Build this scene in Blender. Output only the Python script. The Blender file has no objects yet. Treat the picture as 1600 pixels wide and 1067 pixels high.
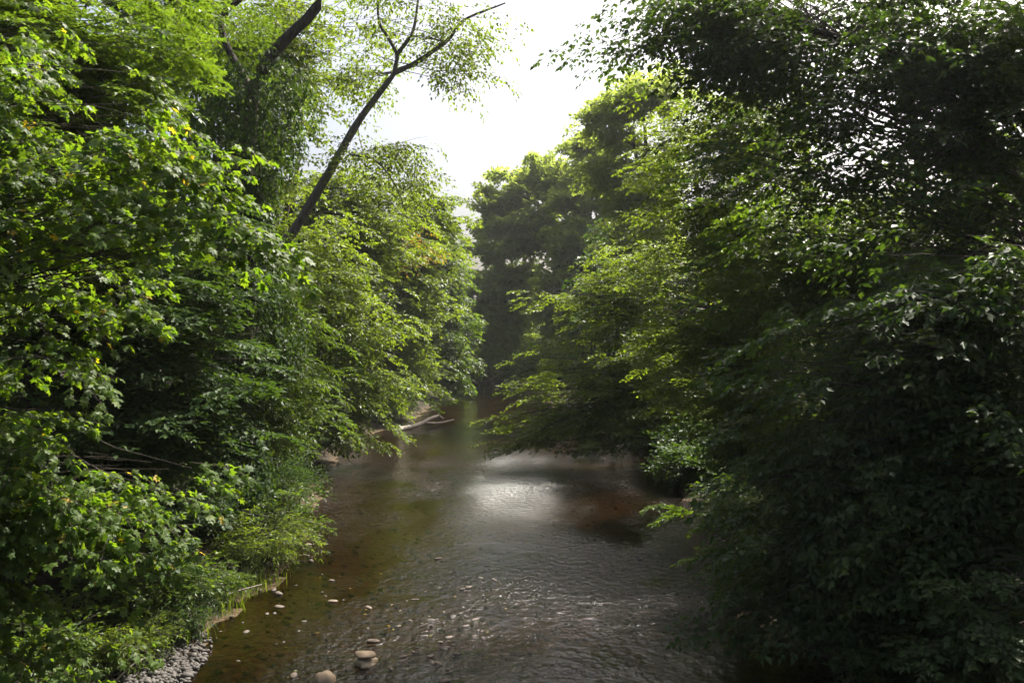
import bpy, math, random
import numpy as np
from mathutils import Vector, Matrix

rng = np.random.default_rng(11)
random.seed(11)
scene = bpy.context.scene
col = scene.collection

# ------------------------------------------------------------------ camera, sky, sun, exposure
CAM_H = 6.0
HAZE = 0.00018
FPX = 1244.0                                  # focal length in pixels of the 1600 px wide photograph
SUN_AZ, SUN_EL = 43.0, 54.0                   # degrees to the right of the view (+Y), above the horizon
cam_d = bpy.data.cameras.new('camera')
cam = bpy.data.objects.new('camera', cam_d)
col.objects.link(cam)
cam.location = (0, 0, CAM_H)
cam.rotation_euler = (math.radians(90), 0, 0)
cam_d.sensor_width = 36
cam_d.lens = 36 * FPX / 1600
cam_d.clip_end = 3000
scene.camera = cam

world = bpy.data.worlds.new('World')
scene.world = world
world.use_nodes = True
wn = world.node_tree
bg = wn.nodes['Background']
sky = wn.nodes.new('ShaderNodeTexSky')
sky.sky_type = 'NISHITA'
sky.sun_disc = False
sky.sun_elevation = math.radians(SUN_EL)
sky.sun_rotation = math.radians(SUN_AZ)
sky.air_density = 1.0
sky.dust_density = 9.0
sky.ozone_density = 1.0
wn.links.new(sky.outputs[0], bg.inputs[0])
bg.inputs[1].default_value = 0.083

sun_d = bpy.data.lights.new('sun', 'SUN')
sun_d.energy = 5.0
sun_d.angle = math.radians(0.53)
sun_d.color = (1.0, 0.95, 0.84)
sun = bpy.data.objects.new('sun', sun_d)
col.objects.link(sun)
_e, _a = math.radians(SUN_EL), math.radians(SUN_AZ)
SUN_DIR = Vector((math.sin(_a) * math.cos(_e), math.cos(_a) * math.cos(_e), math.sin(_e)))
sun.rotation_euler = SUN_DIR.to_track_quat('Z', 'Y').to_euler()
sun.location = (20, 30, 60)

vs = scene.view_settings
vs.view_transform = 'Standard'
vs.look = 'None'
vs.exposure = 1.65
vs.gamma = 1.0
vs.use_curve_mapping = False
cy = scene.cycles
cy.max_bounces = 8
cy.diffuse_bounces = 3
cy.glossy_bounces = 3
cy.transmission_bounces = 4
cy.transparent_max_bounces = 8
cy.volume_bounces = 0
cy.caustics_reflective = False
cy.caustics_refractive = False
cy.use_denoising = True
cy.sample_clamp_indirect = 6.0


def at(px, py, D):
    """world point seen at a photograph pixel at distance D along the view"""
    return np.array(((px - 800) / FPX * D, D, CAM_H - (py - 533.5) / FPX * D))


# ------------------------------------------------------------------ small helpers
def tag(o, label=None, cat=None, group=None, kind=None):
    if label: o['label'] = label
    if cat: o['category'] = cat
    if group: o['group'] = group
    if kind: o['kind'] = kind
    return o


def link(o, parent=None):
    col.objects.link(o)
    if parent is not None:
        o.parent = parent
    return o


def empty(name, loc):
    o = bpy.data.objects.new(name, None)
    o.location = Vector([float(c) for c in loc])
    o.empty_display_size = 0.2
    return link(o)


def np_mesh(name, V, polys, mats, smooth=False, tint=None, mat_idx=None):
    """V (n,3); polys: list of (m,k) int arrays"""
    me = bpy.data.meshes.new(name)
    V = np.ascontiguousarray(V, dtype=np.float32)
    me.vertices.add(len(V))
    me.vertices.foreach_set('co', V.ravel())
    loops = np.concatenate([p.ravel() for p in polys]).astype(np.int32)
    sizes = np.concatenate([np.full(len(p), p.shape[1], dtype=np.int32) for p in polys])
    starts = np.concatenate([[0], np.cumsum(sizes)[:-1]]).astype(np.int32)
    me.loops.add(len(loops))
    me.loops.foreach_set('vertex_index', loops)
    me.polygons.add(len(sizes))
    me.polygons.foreach_set('loop_start', starts)
    if isinstance(mats, (list, tuple)):
        for m in mats: me.materials.append(m)
    else:
        me.materials.append(mats)
    if mat_idx is not None:
        me.polygons.foreach_set('material_index', np.concatenate([np.full(len(p), i, dtype=np.int32) for p, i in zip(polys, mat_idx)]))
    if smooth is True:
        me.polygons.foreach_set('use_smooth', np.ones(len(sizes), dtype=bool))
    elif isinstance(smooth, (list, tuple)):
        me.polygons.foreach_set('use_smooth', np.concatenate([np.full(len(p), bool(i)) for p, i in zip(polys, smooth)]))
    else:
        me.polygons.foreach_set('use_smooth', np.zeros(len(sizes), dtype=bool))
    if tint is not None:
        at_ = me.attributes.new('leaf_tint', 'FLOAT', 'POINT')
        at_.data.foreach_set('value', np.ascontiguousarray(tint, dtype=np.float32))
    me.update(calc_edges=True)
    return me


def nrm(a):
    return a / np.maximum(np.linalg.norm(a, axis=-1, keepdims=True), 1e-9)


def smoothstep(a, b, x):
    t = np.clip((x - a) / (b - a), 0, 1)
    return t * t * (3 - 2 * t)


def vnoise(x, y, seed=0):
    """cheap smooth value noise"""
    xi, yi = np.floor(x).astype(np.int64), np.floor(y).astype(np.int64)
    xf, yf = x - xi, y - yi
    u, v = xf * xf * (3 - 2 * xf), yf * yf * (3 - 2 * yf)
    def h(a, b):
        n = (a * 374761393 + b * 668265263 + seed * 1442695041) & 0x7fffffff
        n = ((n ^ (n >> 13)) * 1274126177) & 0x7fffffff
        return ((n ^ (n >> 16)) & 0xffff) / 65535.0
    return (h(xi, yi) * (1 - u) + h(xi + 1, yi) * u) * (1 - v) + (h(xi, yi + 1) * (1 - u) + h(xi + 1, yi + 1) * u) * v


# ------------------------------------------------------------------ materials
def new_mat(name):
    m = bpy.data.materials.new(name)
    m.use_nodes = True
    m.node_tree.nodes.clear()
    return m, m.node_tree


def leaf_mat(name, c1, c2, trans=0.45, tcol=None, rough=0.45, spec=0.28, yellow=0.0):
    m, nt = new_mat(name)
    N, L = nt.nodes, nt.links
    out = N.new('ShaderNodeOutputMaterial')
    at_ = N.new('ShaderNodeAttribute'); at_.attribute_name = 'leaf_tint'
    ramp = N.new('ShaderNodeValToRGB')
    ramp.color_ramp.elements[0].color = (*c1, 1)
    ramp.color_ramp.elements[1].color = (*c2, 1)
    ramp.color_ramp.elements[1].position = 0.95 if yellow else 1.0
    if yellow:
        e = ramp.color_ramp.elements.new(1.0 - yellow + 0.001); e.color = (0.26, 0.24, 0.03, 1)
        e = ramp.color_ramp.elements.new(1.0); e.color = (0.38, 0.27, 0.04, 1)
        ramp.color_ramp.elements[1].position = 1.0 - yellow
    L.new(at_.outputs['Fac'], ramp.inputs[0])
    pb = N.new('ShaderNodeBsdfPrincipled')
    pb.inputs['Roughness'].default_value = rough
    pb.inputs['Specular IOR Level'].default_value = spec
    L.new(ramp.outputs[0], pb.inputs['Base Color'])
    tr = N.new('ShaderNodeBsdfTranslucent')
    mul = N.new('ShaderNodeMixRGB'); mul.blend_type = 'MULTIPLY'; mul.inputs[0].default_value = 1
    t = tcol or (1.9, 1.75, 0.55)
    mul.inputs[2].default_value = (*t, 1)
    L.new(ramp.outputs[0], mul.inputs[1])
    L.new(mul.outputs[0], tr.inputs['Color'])
    mx = N.new('ShaderNodeMixShader'); mx.inputs[0].default_value = trans
    L.new(pb.outputs[0], mx.inputs[1]); L.new(tr.outputs[0], mx.inputs[2])
    L.new(mx.outputs[0], out.inputs[0])
    return m


def bark_mat(name, c1, c2, scale=9.0):
    m, nt = new_mat(name)
    N, L = nt.nodes, nt.links
    out = N.new('ShaderNodeOutputMaterial')
    tc = N.new('ShaderNodeTexCoord')
    mp = N.new('ShaderNodeMapping'); mp.inputs['Scale'].default_value = (scale, scale, scale * 0.22)
    L.new(tc.outputs['Object'], mp.inputs[0])
    no = N.new('ShaderNodeTexNoise'); no.inputs['Scale'].default_value = 1.6; no.inputs['Detail'].default_value = 8; no.inputs['Roughness'].default_value = 0.65
    L.new(mp.outputs[0], no.inputs['Vector'])
    r = N.new('ShaderNodeValToRGB')
    r.color_ramp.elements[0].position = 0.35; r.color_ramp.elements[0].color = (*c1, 1)
    r.color_ramp.elements[1].position = 0.68; r.color_ramp.elements[1].color = (*c2, 1)
    L.new(no.outputs['Fac'], r.inputs[0])
    pb = N.new('ShaderNodeBsdfPrincipled'); pb.inputs['Roughness'].default_value = 0.85; pb.inputs['Specular IOR Level'].default_value = 0.2
    L.new(r.outputs[0], pb.inputs['Base Color'])
    bp = N.new('ShaderNodeBump'); bp.inputs['Strength'].default_value = 0.8; bp.inputs['Distance'].default_value = 0.04
    L.new(no.outputs['Fac'], bp.inputs['Height']); L.new(bp.outputs[0], pb.inputs['Normal'])
    L.new(pb.outputs[0], out.inputs[0])
    return m


def stone_mat(name, c1, c2, rough=0.75):
    m, nt = new_mat(name)
    N, L = nt.nodes, nt.links
    out = N.new('ShaderNodeOutputMaterial')
    tc = N.new('ShaderNodeTexCoord'); oi = N.new('ShaderNodeObjectInfo')
    no = N.new('ShaderNodeTexNoise'); no.inputs['Scale'].default_value = 9; no.inputs['Detail'].default_value = 7
    ge = N.new('ShaderNodeNewGeometry')
    L.new(ge.outputs['Position'], no.inputs['Vector'])
    ad = N.new('ShaderNodeMath'); ad.operation = 'MULTIPLY_ADD'; ad.inputs[1].default_value = 0.55
    L.new(no.outputs['Fac'], ad.inputs[0])
    hf = N.new('ShaderNodeMath'); hf.operation = 'MULTIPLY'; hf.inputs[1].default_value = 0.55
    isl = N.new('ShaderNodeMath'); isl.operation = 'ADD'
    L.new(oi.outputs['Random'], isl.inputs[0]); L.new(ge.outputs['Random Per Island'], isl.inputs[1])
    fr = N.new('ShaderNodeMath'); fr.operation = 'FRACT'; L.new(isl.outputs[0], fr.inputs[0])
    L.new(fr.outputs[0], hf.inputs[0]); L.new(hf.outputs[0], ad.inputs[2])
    r = N.new('ShaderNodeValToRGB')
    r.color_ramp.elements[0].position = 0.15; r.color_ramp.elements[0].color = (*c1, 1)
    r.color_ramp.elements[1].position = 0.85; r.color_ramp.elements[1].color = (*c2, 1)
    L.new(ad.outputs[0], r.inputs[0])
    pb = N.new('ShaderNodeBsdfPrincipled'); pb.inputs['Roughness'].default_value = rough
    # stone is dark where the creek keeps it wet
    sp = N.new('ShaderNodeSeparateXYZ'); L.new(ge.outputs['Position'], sp.inputs[0])
    wz = N.new('ShaderNodeMath'); wz.operation = 'MULTIPLY_ADD'; wz.inputs[1].default_value = .05; L.new(no.outputs['Fac'], wz.inputs[0]); L.new(sp.outputs['Z'], wz.inputs[2])
    wet = N.new('ShaderNodeMapRange'); wet.inputs[1].default_value = .026; wet.inputs[2].default_value = .05; wet.inputs[3].default_value = .42; wet.inputs[4].default_value = 1.0
    L.new(wz.outputs[0], wet.inputs[0])
    wm = N.new('ShaderNodeMixRGB'); wm.blend_type = 'MULTIPLY'; wm.inputs[0].default_value = 1
    L.new(r.outputs[0], wm.inputs[1]); L.new(wet.outputs[0], wm.inputs[2])
    L.new(wm.outputs[0], pb.inputs['Base Color'])
    bp = N.new('ShaderNodeBump'); bp.inputs['Strength'].default_value = 0.5; bp.inputs['Distance'].default_value = 0.02
    L.new(no.outputs['Fac'], bp.inputs['Height']); L.new(bp.outputs[0], pb.inputs['Normal'])
    L.new(pb.outputs[0], out.inputs[0])
    return m


TL = (2.3, 2.2, .5)
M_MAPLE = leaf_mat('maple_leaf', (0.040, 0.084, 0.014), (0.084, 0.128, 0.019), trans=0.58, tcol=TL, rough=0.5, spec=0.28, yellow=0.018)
M_DARK = leaf_mat('shade_deepened_leaf', (0.019, 0.042, 0.014), (0.040, 0.069, 0.018), trans=0.38, tcol=TL, rough=0.52, spec=0.18)  # green lowered so the colour itself deepens the shade on these plants
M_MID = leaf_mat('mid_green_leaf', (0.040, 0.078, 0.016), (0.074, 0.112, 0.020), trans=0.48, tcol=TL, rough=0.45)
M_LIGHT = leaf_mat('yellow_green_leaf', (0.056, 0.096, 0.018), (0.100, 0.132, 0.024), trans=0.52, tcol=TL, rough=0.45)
M_BLUE = leaf_mat('glare_lifted_leaf', (0.110, 0.150, 0.045), (0.180, 0.215, 0.065), trans=0.64, tcol=(2.2, 2.2, .9), rough=0.5)  # leaf colour lightened to stand in for sun and veiling glare on far crowns
M_AUTUMN = leaf_mat('turning_leaf', (0.12, 0.12, 0.02), (0.24, 0.14, 0.03), trans=0.5)
M_BARK = bark_mat('grey_brown_bark', (0.020, 0.016, 0.012), (0.085, 0.07, 0.055))
M_BARKL = bark_mat('pale_bark', (0.05, 0.042, 0.034), (0.16, 0.14, 0.115))
M_WOOD = bark_mat('weathered_wood', (0.12, 0.10, 0.08), (0.36, 0.32, 0.27), 14)
M_STONE = stone_mat('river_stone', (0.030, 0.024, 0.020), (0.13, 0.098, 0.072))
M_GREY = stone_mat('grey_gravel', (0.020, 0.017, 0.015), (0.085, 0.075, 0.068))
M_TAN = stone_mat('tan_sandstone', (0.17, 0.12, 0.075), (0.36, 0.28, 0.19))


def ground_mat():
    m, nt = new_mat('bank_and_bed')
    N, L = nt.nodes, nt.links
    out = N.new('ShaderNodeOutputMaterial')
    ge = N.new('ShaderNodeNewGeometry')
    sep = N.new('ShaderNodeSeparateXYZ'); L.new(ge.outputs['Position'], sep.inputs[0])
    no = N.new('ShaderNodeTexNoise'); no.inputs['Scale'].default_value = 1.3; no.inputs['Detail'].default_value = 9
    L.new(ge.outputs['Position'], no.inputs['Vector'])
    # bed: cobbles in brown and ochre
    vo = N.new('ShaderNodeTexVoronoi'); vo.inputs['Scale'].default_value = 6.5; vo.inputs['Randomness'].default_value = 1
    L.new(ge.outputs['Position'], vo.inputs['Vector'])
    hv = N.new('ShaderNodeSeparateColor'); L.new(vo.outputs['Color'], hv.inputs[0])
    bed = N.new('ShaderNodeValToRGB')
    bed.color_ramp.elements[0].color = (0.05, 0.034, 0.02, 1)
    bed.color_ramp.elements[1].color = (0.18, 0.118, 0.058, 1)
    e = bed.color_ramp.elements.new(0.55); e.color = (0.095, 0.062, 0.032, 1)
    avg = N.new('ShaderNodeMath'); avg.operation = 'MULTIPLY_ADD'; avg.inputs[1].default_value = 0.5
    L.new(hv.outputs[0], avg.inputs[0])
    hn = N.new('ShaderNodeMath'); hn.operation = 'MULTIPLY'; hn.inputs[1].default_value = 0.5
    L.new(no.outputs['Fac'], hn.inputs[0]); L.new(hn.outputs[0], avg.inputs[2])
    L.new(avg.outputs[0], bed.inputs[0])
    # bank: dark soil and leaf litter
    n2 = N.new('ShaderNodeTexNoise'); n2.inputs['Scale'].default_value = 7; n2.inputs['Detail'].default_value = 8
    L.new(ge.outputs['Position'], n2.inputs['Vector'])
    soil = N.new('ShaderNodeValToRGB')
    soil.color_ramp.elements[0].position = 0.3; soil.color_ramp.elements[0].color = (0.018, 0.014, 0.010, 1)
    soil.color_ramp.elements[1].position = 0.75; soil.color_ramp.elements[1].color = (0.042, 0.032, 0.021, 1)
    L.new(n2.outputs['Fac'], soil.inputs[0])
    mr = N.new('ShaderNodeMapRange'); mr.inputs[1].default_value = -0.06; mr.inputs[2].default_value = 0.083
    L.new(sep.outputs['Z'], mr.inputs[0])
    mx = N.new('ShaderNodeMixRGB'); L.new(mr.outputs[0], mx.inputs[0]); L.new(bed.outputs[0], mx.inputs[1]); L.new(soil.outputs[0], mx.inputs[2])
    pb = N.new('ShaderNodeBsdfPrincipled'); pb.inputs['Roughness'].default_value = 0.9; pb.inputs['Specular IOR Level'].default_value = 0.15
    L.new(mx.outputs[0], pb.inputs['Base Color'])
    ha = N.new('ShaderNodeMath'); ha.operation = 'SUBTRACT'
    L.new(n2.outputs['Fac'], ha.inputs[0]); L.new(vo.outputs['Distance'], ha.inputs[1])
    bp = N.new('ShaderNodeBump'); bp.inputs['Strength'].default_value = 0.7; bp.inputs['Distance'].default_value = 0.083
    L.new(ha.outputs[0], bp.inputs['Height']); L.new(bp.outputs[0], pb.inputs['Normal'])
    L.new(pb.outputs[0], out.inputs[0])
    return m


def water_mat():
    m, nt = new_mat('brown_creek_water')
    N, L = nt.nodes, nt.links
    out = N.new('ShaderNodeOutputMaterial')
    ge = N.new('ShaderNodeNewGeometry')
    def noise(scale, sx, sy, detail, rough=0.55):
        mp = N.new('ShaderNodeMapping'); mp.inputs['Scale'].default_value = (sx, sy, 1)
        L.new(ge.outputs['Position'], mp.inputs[0])
        n = N.new('ShaderNodeTexNoise'); n.inputs['Scale'].default_value = scale; n.inputs['Detail'].default_value = detail
        n.inputs['Roughness'].default_value = rough
        L.new(mp.outputs[0], n.inputs['Vector'])
        return n.outputs['Fac']
    a = noise(5.0, 1.0, 0.8, 5)
    b = noise(1.1, 1.0, 0.6, 2)
    mask = noise(0.45, 1.0, 0.55, 3)
    sep = N.new('ShaderNodeSeparateXYZ'); L.new(ge.outputs['Position'], sep.inputs[0])
    at_ = N.new('ShaderNodeAttribute'); at_.attribute_name = 'riffle'
    mr = N.new('ShaderNodeMapRange'); mr.inputs[1].default_value = 0.36; mr.inputs[2].default_value = 0.64
    mr.inputs[3].default_value = 0.25; mr.inputs[4].default_value = 1.5
    L.new(mask, mr.inputs[0])
    rf = N.new('ShaderNodeMath'); rf.operation = 'MULTIPLY_ADD'; rf.inputs[1].default_value = 1.5; rf.inputs[2].default_value = 0.32
    L.new(at_.outputs['Fac'], rf.inputs[0])
    m1 = N.new('ShaderNodeMath'); m1.operation = 'MULTIPLY'; L.new(mr.outputs[0], m1.inputs[0]); L.new(rf.outputs[0], m1.inputs[1])
    b1 = N.new('ShaderNodeBump'); b1.inputs['Distance'].default_value = 0.085
    L.new(m1.outputs[0], b1.inputs['Strength']); L.new(a, b1.inputs['Height'])
    b2 = N.new('ShaderNodeBump'); b2.inputs['Distance'].default_value = 0.05; b2.inputs['Strength'].default_value = 0.5
    L.new(b, b2.inputs['Height']); L.new(b1.outputs[0], b2.inputs['Normal'])
    fr = N.new('ShaderNodeFresnel'); fr.inputs['IOR'].default_value = 1.33
    L.new(b2.outputs[0], fr.inputs['Normal'])
    gl = N.new('ShaderNodeBsdfGlossy'); gl.inputs['Roughness'].default_value = 0.03; gl.inputs['Color'].default_value = (1, 1, 1, 1)
    L.new(b2.outputs[0], gl.inputs['Normal'])
    # fine wind ripples on the open reach, a calm pool beyond the bend's shoulder
    rg = N.new('ShaderNodeMapRange'); rg.inputs[1].default_value = 44; rg.inputs[2].default_value = 66
    rg.inputs[3].default_value = 0.075; rg.inputs[4].default_value = 0.03
    L.new(sep.outputs['Y'], rg.inputs[0]); at2 = N.new('ShaderNodeAttribute'); at2.attribute_name = 'ruffle'
    ru = N.new('ShaderNodeMath'); ru.operation = 'MULTIPLY_ADD'; ru.inputs[1].default_value = 0.27
    L.new(at2.outputs['Fac'], ru.inputs[0]); L.new(rg.outputs[0], ru.inputs[2]); L.new(ru.outputs[0], gl.inputs['Roughness'])
    tr = N.new('ShaderNodeBsdfTransparent'); tr.inputs['Color'].default_value = (0.27, 0.22, 0.145, 1)
    mx = N.new('ShaderNodeMixShader')
    L.new(fr.outputs[0], mx.inputs[0]); L.new(tr.outputs[0], mx.inputs[1]); L.new(gl.outputs[0], mx.inputs[2])
    L.new(mx.outputs[0], out.inputs[0])
    return m


# ------------------------------------------------------------------ creek, banks and ground
YL = [-80, 8, 14, 16, 19.6, 22.9, 29, 45, 54, 64, 82, 104, 112]
XL = [-8, -7.4, -6.9, -6.2, -5.8, -6.1, -7.4, -9.4, -8.7, -7.4, -7.4, -9.2, -16]
YR = [-80, 8, 14, 17.5, 21, 28, 36, 42, 60, 80, 100, 112, 122]
XR = [8, 7.4, 6.4, 5.0, 5.1, 6.4, 7.6, 7.0, 5.0, 3.4, 2.6, 1.6, -10]


def bank_sd(x, y):
    """distance outside the creek's edge (negative in the water)"""
    w = 0.35 * np.sin(y * 1.3) + 0.25 * np.sin(y * 2.9 + 1.0)
    xl = np.interp(y, YL, XL) + w * 0.6
    xr = np.interp(y, YR, XR) + 0.5 * np.sin(y * 0.9 + 2) * 0.6
    d1 = np.maximum(xl - x, x - xr)
    d1 = np.maximum(d1, y - 117)
    # the far reach bends away to the left
    d2 = np.maximum(np.maximum(100 - y, y - 117), x - 0.5) * 0.9
    return np.minimum(d1, d2)


def ground_z(x, y):
    x = np.asarray(x, float); y = np.asarray(y, float)
    s = bank_sd(x, y)
    n = vnoise(x * 0.7, y * 0.7, 3) - 0.5
    n2 = vnoise(x * 2.3, y * 2.3, 5) - 0.5
    depth = -0.08 - 0.34 * smoothstep(0, 3.0, -s) + 0.10 * n + 0.05 * n2
    # shallow riffle in the foreground
    rif = np.exp(-((y - 17.0) / 4.0) ** 2) * smoothstep(-7, -2, x)
    depth = np.where(s < -0.5, depth + 0.13 * rif, depth)
    # cobble shoal off the left bank, sunlit orange shallows near y = 29
    sho = np.exp(-((x + 6.2) / 1.6) ** 2 - ((y - 28.5) / 4.0) ** 2)
    depth = np.minimum(depth + 0.2 * sho, np.where(s < -0.2, -0.06, 1.0))
    bar = np.exp(-((y - 14.2) / 1.9) ** 2) * smoothstep(-5.0, -7, x)     # gravel bar, low bank
    rise = 0.02 + (1.5 * smoothstep(0.2, 4.5, s) + 0.04 * np.clip(s, 0, 40)) * (1 - 0.75 * bar * (s < 3)) + 0.25 * n * smoothstep(0, 2, s) + 0.1 * n2 * smoothstep(0, 1, s)
    return np.where(s > 0, np.maximum(rise, -0.02), depth)


def axis(parts):
    return np.unique(np.round(np.concatenate(parts), 4))


xs = axis([np.linspace(-700, -60, 14), np.linspace(-60, -22, 20), np.arange(-22, 22, 0.3), np.linspace(22, 60, 20), np.linspace(60, 700, 14)])
ys = axis([np.linspace(-300, 0, 12), np.linspace(0, 9, 10), np.arange(9, 45, 0.4), np.arange(45, 130, 1.1), np.linspace(130, 200, 30), np.linspace(200, 1200, 20)])
GX, GY = np.meshgrid(xs, ys)
GZ = ground_z(GX, GY)
nx, ny = len(xs), len(ys)
idx = np.arange(nx * ny).reshape(ny, nx)
quads = np.stack([idx[:-1, :-1], idx[:-1, 1:], idx[1:, 1:], idx[1:, :-1]], -1).reshape(-1, 4)
ground = link(bpy.data.objects.new('ground', np_mesh('ground', np.stack([GX, GY, GZ], -1).reshape(-1, 3), [quads], ground_mat(), True)))
tag(ground, 'brown creek bed and dark leaf littered banks', None, None, 'structure')

wx = np.concatenate([np.linspace(-80, -12, 20), np.arange(-11.5, 11.6, 0.25)])
wy = np.concatenate([np.linspace(-80, 8, 20), np.arange(8.5, 32, 0.14), np.arange(32, 122, 0.6)])
WX, WY = np.meshgrid(wx, wy)
amp = 0.012 + 0.022 * np.exp(-((WY - 16.5) / 4.5) ** 2) * smoothstep(-5, -1, WX)
wfade = smoothstep(-12, -10, WX) * smoothstep(6, 10, WY) * (1 - smoothstep(30, 45, WY))
ph = vnoise(WX * 1.7 + WY * 0.5, WY * 1.5, 21) + 0.6 * vnoise(WX * 3.4 - WY * 0.9, WY * 2.9, 22) - 0.8
WZ = amp * ph * wfade
# the surface steps down a little over the riffle
widx = np.arange(len(wx) * len(wy)).reshape(len(wy), len(wx))
wq = np.stack([widx[:-1, :-1], widx[:-1, 1:], widx[1:, 1:], widx[1:, :-1]], -1).reshape(-1, 4)
water = link(bpy.data.objects.new('water', np_mesh('water', np.stack([WX, WY, WZ], -1).reshape(-1, 3), [wq], water_mat(), True)))
rif = np.exp(-((WY - (17.0 + .45 * WX)) / 4.2) ** 2) * smoothstep(-6, -1, WX) + .5 * np.exp(-((WX - 4.4) / 1.2) ** 2 - ((WY - 22) / 2.5) ** 2) + .6 * np.exp(-((WY - 35) / 8) ** 2)
ra = water.data.attributes.new('riffle', 'FLOAT', 'POINT')
ra.data.foreach_set('value', np.clip(rif, 0, 1).astype(np.float32).ravel())
ruf = np.exp(-((WX - .1 - .03 * (WY - 36)) / 2.0) ** 4 - ((WY - 35) / 8.0) ** 2) * (.75 + .5 * vnoise(WX * 1.2, WY * .5, 41)) + .35 * np.exp(-((WX - .5) / 3.5) ** 2 - ((WY - 24) / 6.0) ** 2)
rb = water.data.attributes.new('ruffle', 'FLOAT', 'POINT')
rb.data.foreach_set('value', np.clip(ruf, 0, 1).astype(np.float32).ravel())
tag(water, 'shallow brown creek water with rippled reflections of the sky', None, None, 'structure')

# ------------------------------------------------------------------ plant kit: tubes, leaves, sprays, crowns
def tubes(paths, radii, sides=5):
    """paths (B,m,3), radii (B,m) -> verts, quads"""
    B, m, _ = paths.shape
    T = np.gradient(paths, axis=1)
    T = nrm(T)
    ref = np.where(np.abs(T[..., 2:3]) > 0.9, np.array([1.0, 0, 0]), np.array([0, 0, 1.0]))
    U = nrm(np.cross(T, ref)); W = np.cross(T, U)
    ang = np.arange(sides) / sides * 2 * np.pi
    ring = U[:, :, None, :] * np.cos(ang)[None, None, :, None] + W[:, :, None, :] * np.sin(ang)[None, None, :, None]
    V = paths[:, :, None, :] + ring * radii[:, :, None, None]
    V = V.reshape(-1, 3)
    base = (np.arange(B) * m * sides)[:, None, None]
    i = np.arange(m - 1)[None, :, None] * sides
    k = np.arange(sides)[None, None, :]
    k2 = (k + 1) % sides
    q = np.stack([base + i + k, base + i + k2, base + i + sides + k2, base + i + sides + k], -1).reshape(-1, 4)
    return V, q


def catmull(pts, n):
    P = np.asarray(pts, float)
    P = np.vstack([2 * P[0] - P[1], P, 2 * P[-1] - P[-2]])
    seg = len(P) - 3
    out = []
    for u in np.linspace(0, seg - 1e-6, n):
        i = int(u); t = u - i
        p0, p1, p2, p3 = P[i:i + 4]
        out.append(0.5 * ((2 * p1) + (-p0 + p2) * t + (2 * p0 - 5 * p1 + 4 * p2 - p3) * t ** 2 + (-p0 + 3 * p1 - 3 * p2 + p3) * t ** 3))
    return np.array(out)


def limb_mesh(name, pts, r0, r1, mat, base, sides=9, n=22, wob=0.04, flare=0.0):
    p = catmull(pts, n)
    t = np.linspace(0, 1, n)
    p = p + wob * np.stack([np.sin(t * 17 + r0 * 50), np.cos(t * 13 + 1), 0 * t], -1) * (r0 * 3) * np.minimum(t * 4, 1)[:, None]
    r = r0 + (r1 - r0) * t
    r = r * (1 + 0.05 * np.sin(t * 31)) * (1 + flare * np.exp(-t * 16))
    V, q = tubes((p - base)[None], r[None], sides)
    cap = np.arange(len(V) - sides, len(V))[None]
    # knobbly cross-section
    c = np.repeat(p - base, sides, 0)
    kn = 1 + 0.10 * (rng.random(len(V)) - 0.5)
    V = c + (V - c) * kn[:, None]
    return np_mesh(name, V, [q, cap], mat, True), p


LEAF = {}
def _leafdef(name, v, p):
    LEAF[name] = (np.array(v, float), [np.array(x) for x in p])
_leafdef('simple', [(0, 0, 0), (.42, .29, .07), (1, 0, -.08), (.42, -.29, .07)], [[[0, 3, 2], [0, 2, 1]]])
_leafdef('narrow', [(0, 0, 0), (.42, .15, .04), (1, 0, -.08), (.42, -.15, .04)], [[[0, 3, 2], [0, 2, 1]]])
_leafdef('oval', [(0, 0, 0), (.28, .25, .07), (.68, .21, .04), (1, 0, -.1), (.68, -.21, .04), (.28, -.25, .07)], [[[0, 5, 4, 3], [0, 3, 2, 1]]])
_h = [(0, 0), (-.07, .24), (.14, .56), (.27, .30), (.66, .52), (.62, .17), (1, 0)]
_mv = [(.3, 0, .03), (0, 0, 0), (1, 0, -.14)]
for s in (1, -1):
    _mv += [(x, s * y, -0.22 * y * y + .05 * y - .1 * x * x) for x, y in _h[1:-1]]
_mp = []
for o in (3, 8):
    ring = [1, o, o + 1, o + 2, o + 3, o + 4, 2]
    _mp += [[0, ring[i], ring[i + 1]] for i in range(6)]
_leafdef('maple', _mv, [_mp])


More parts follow.
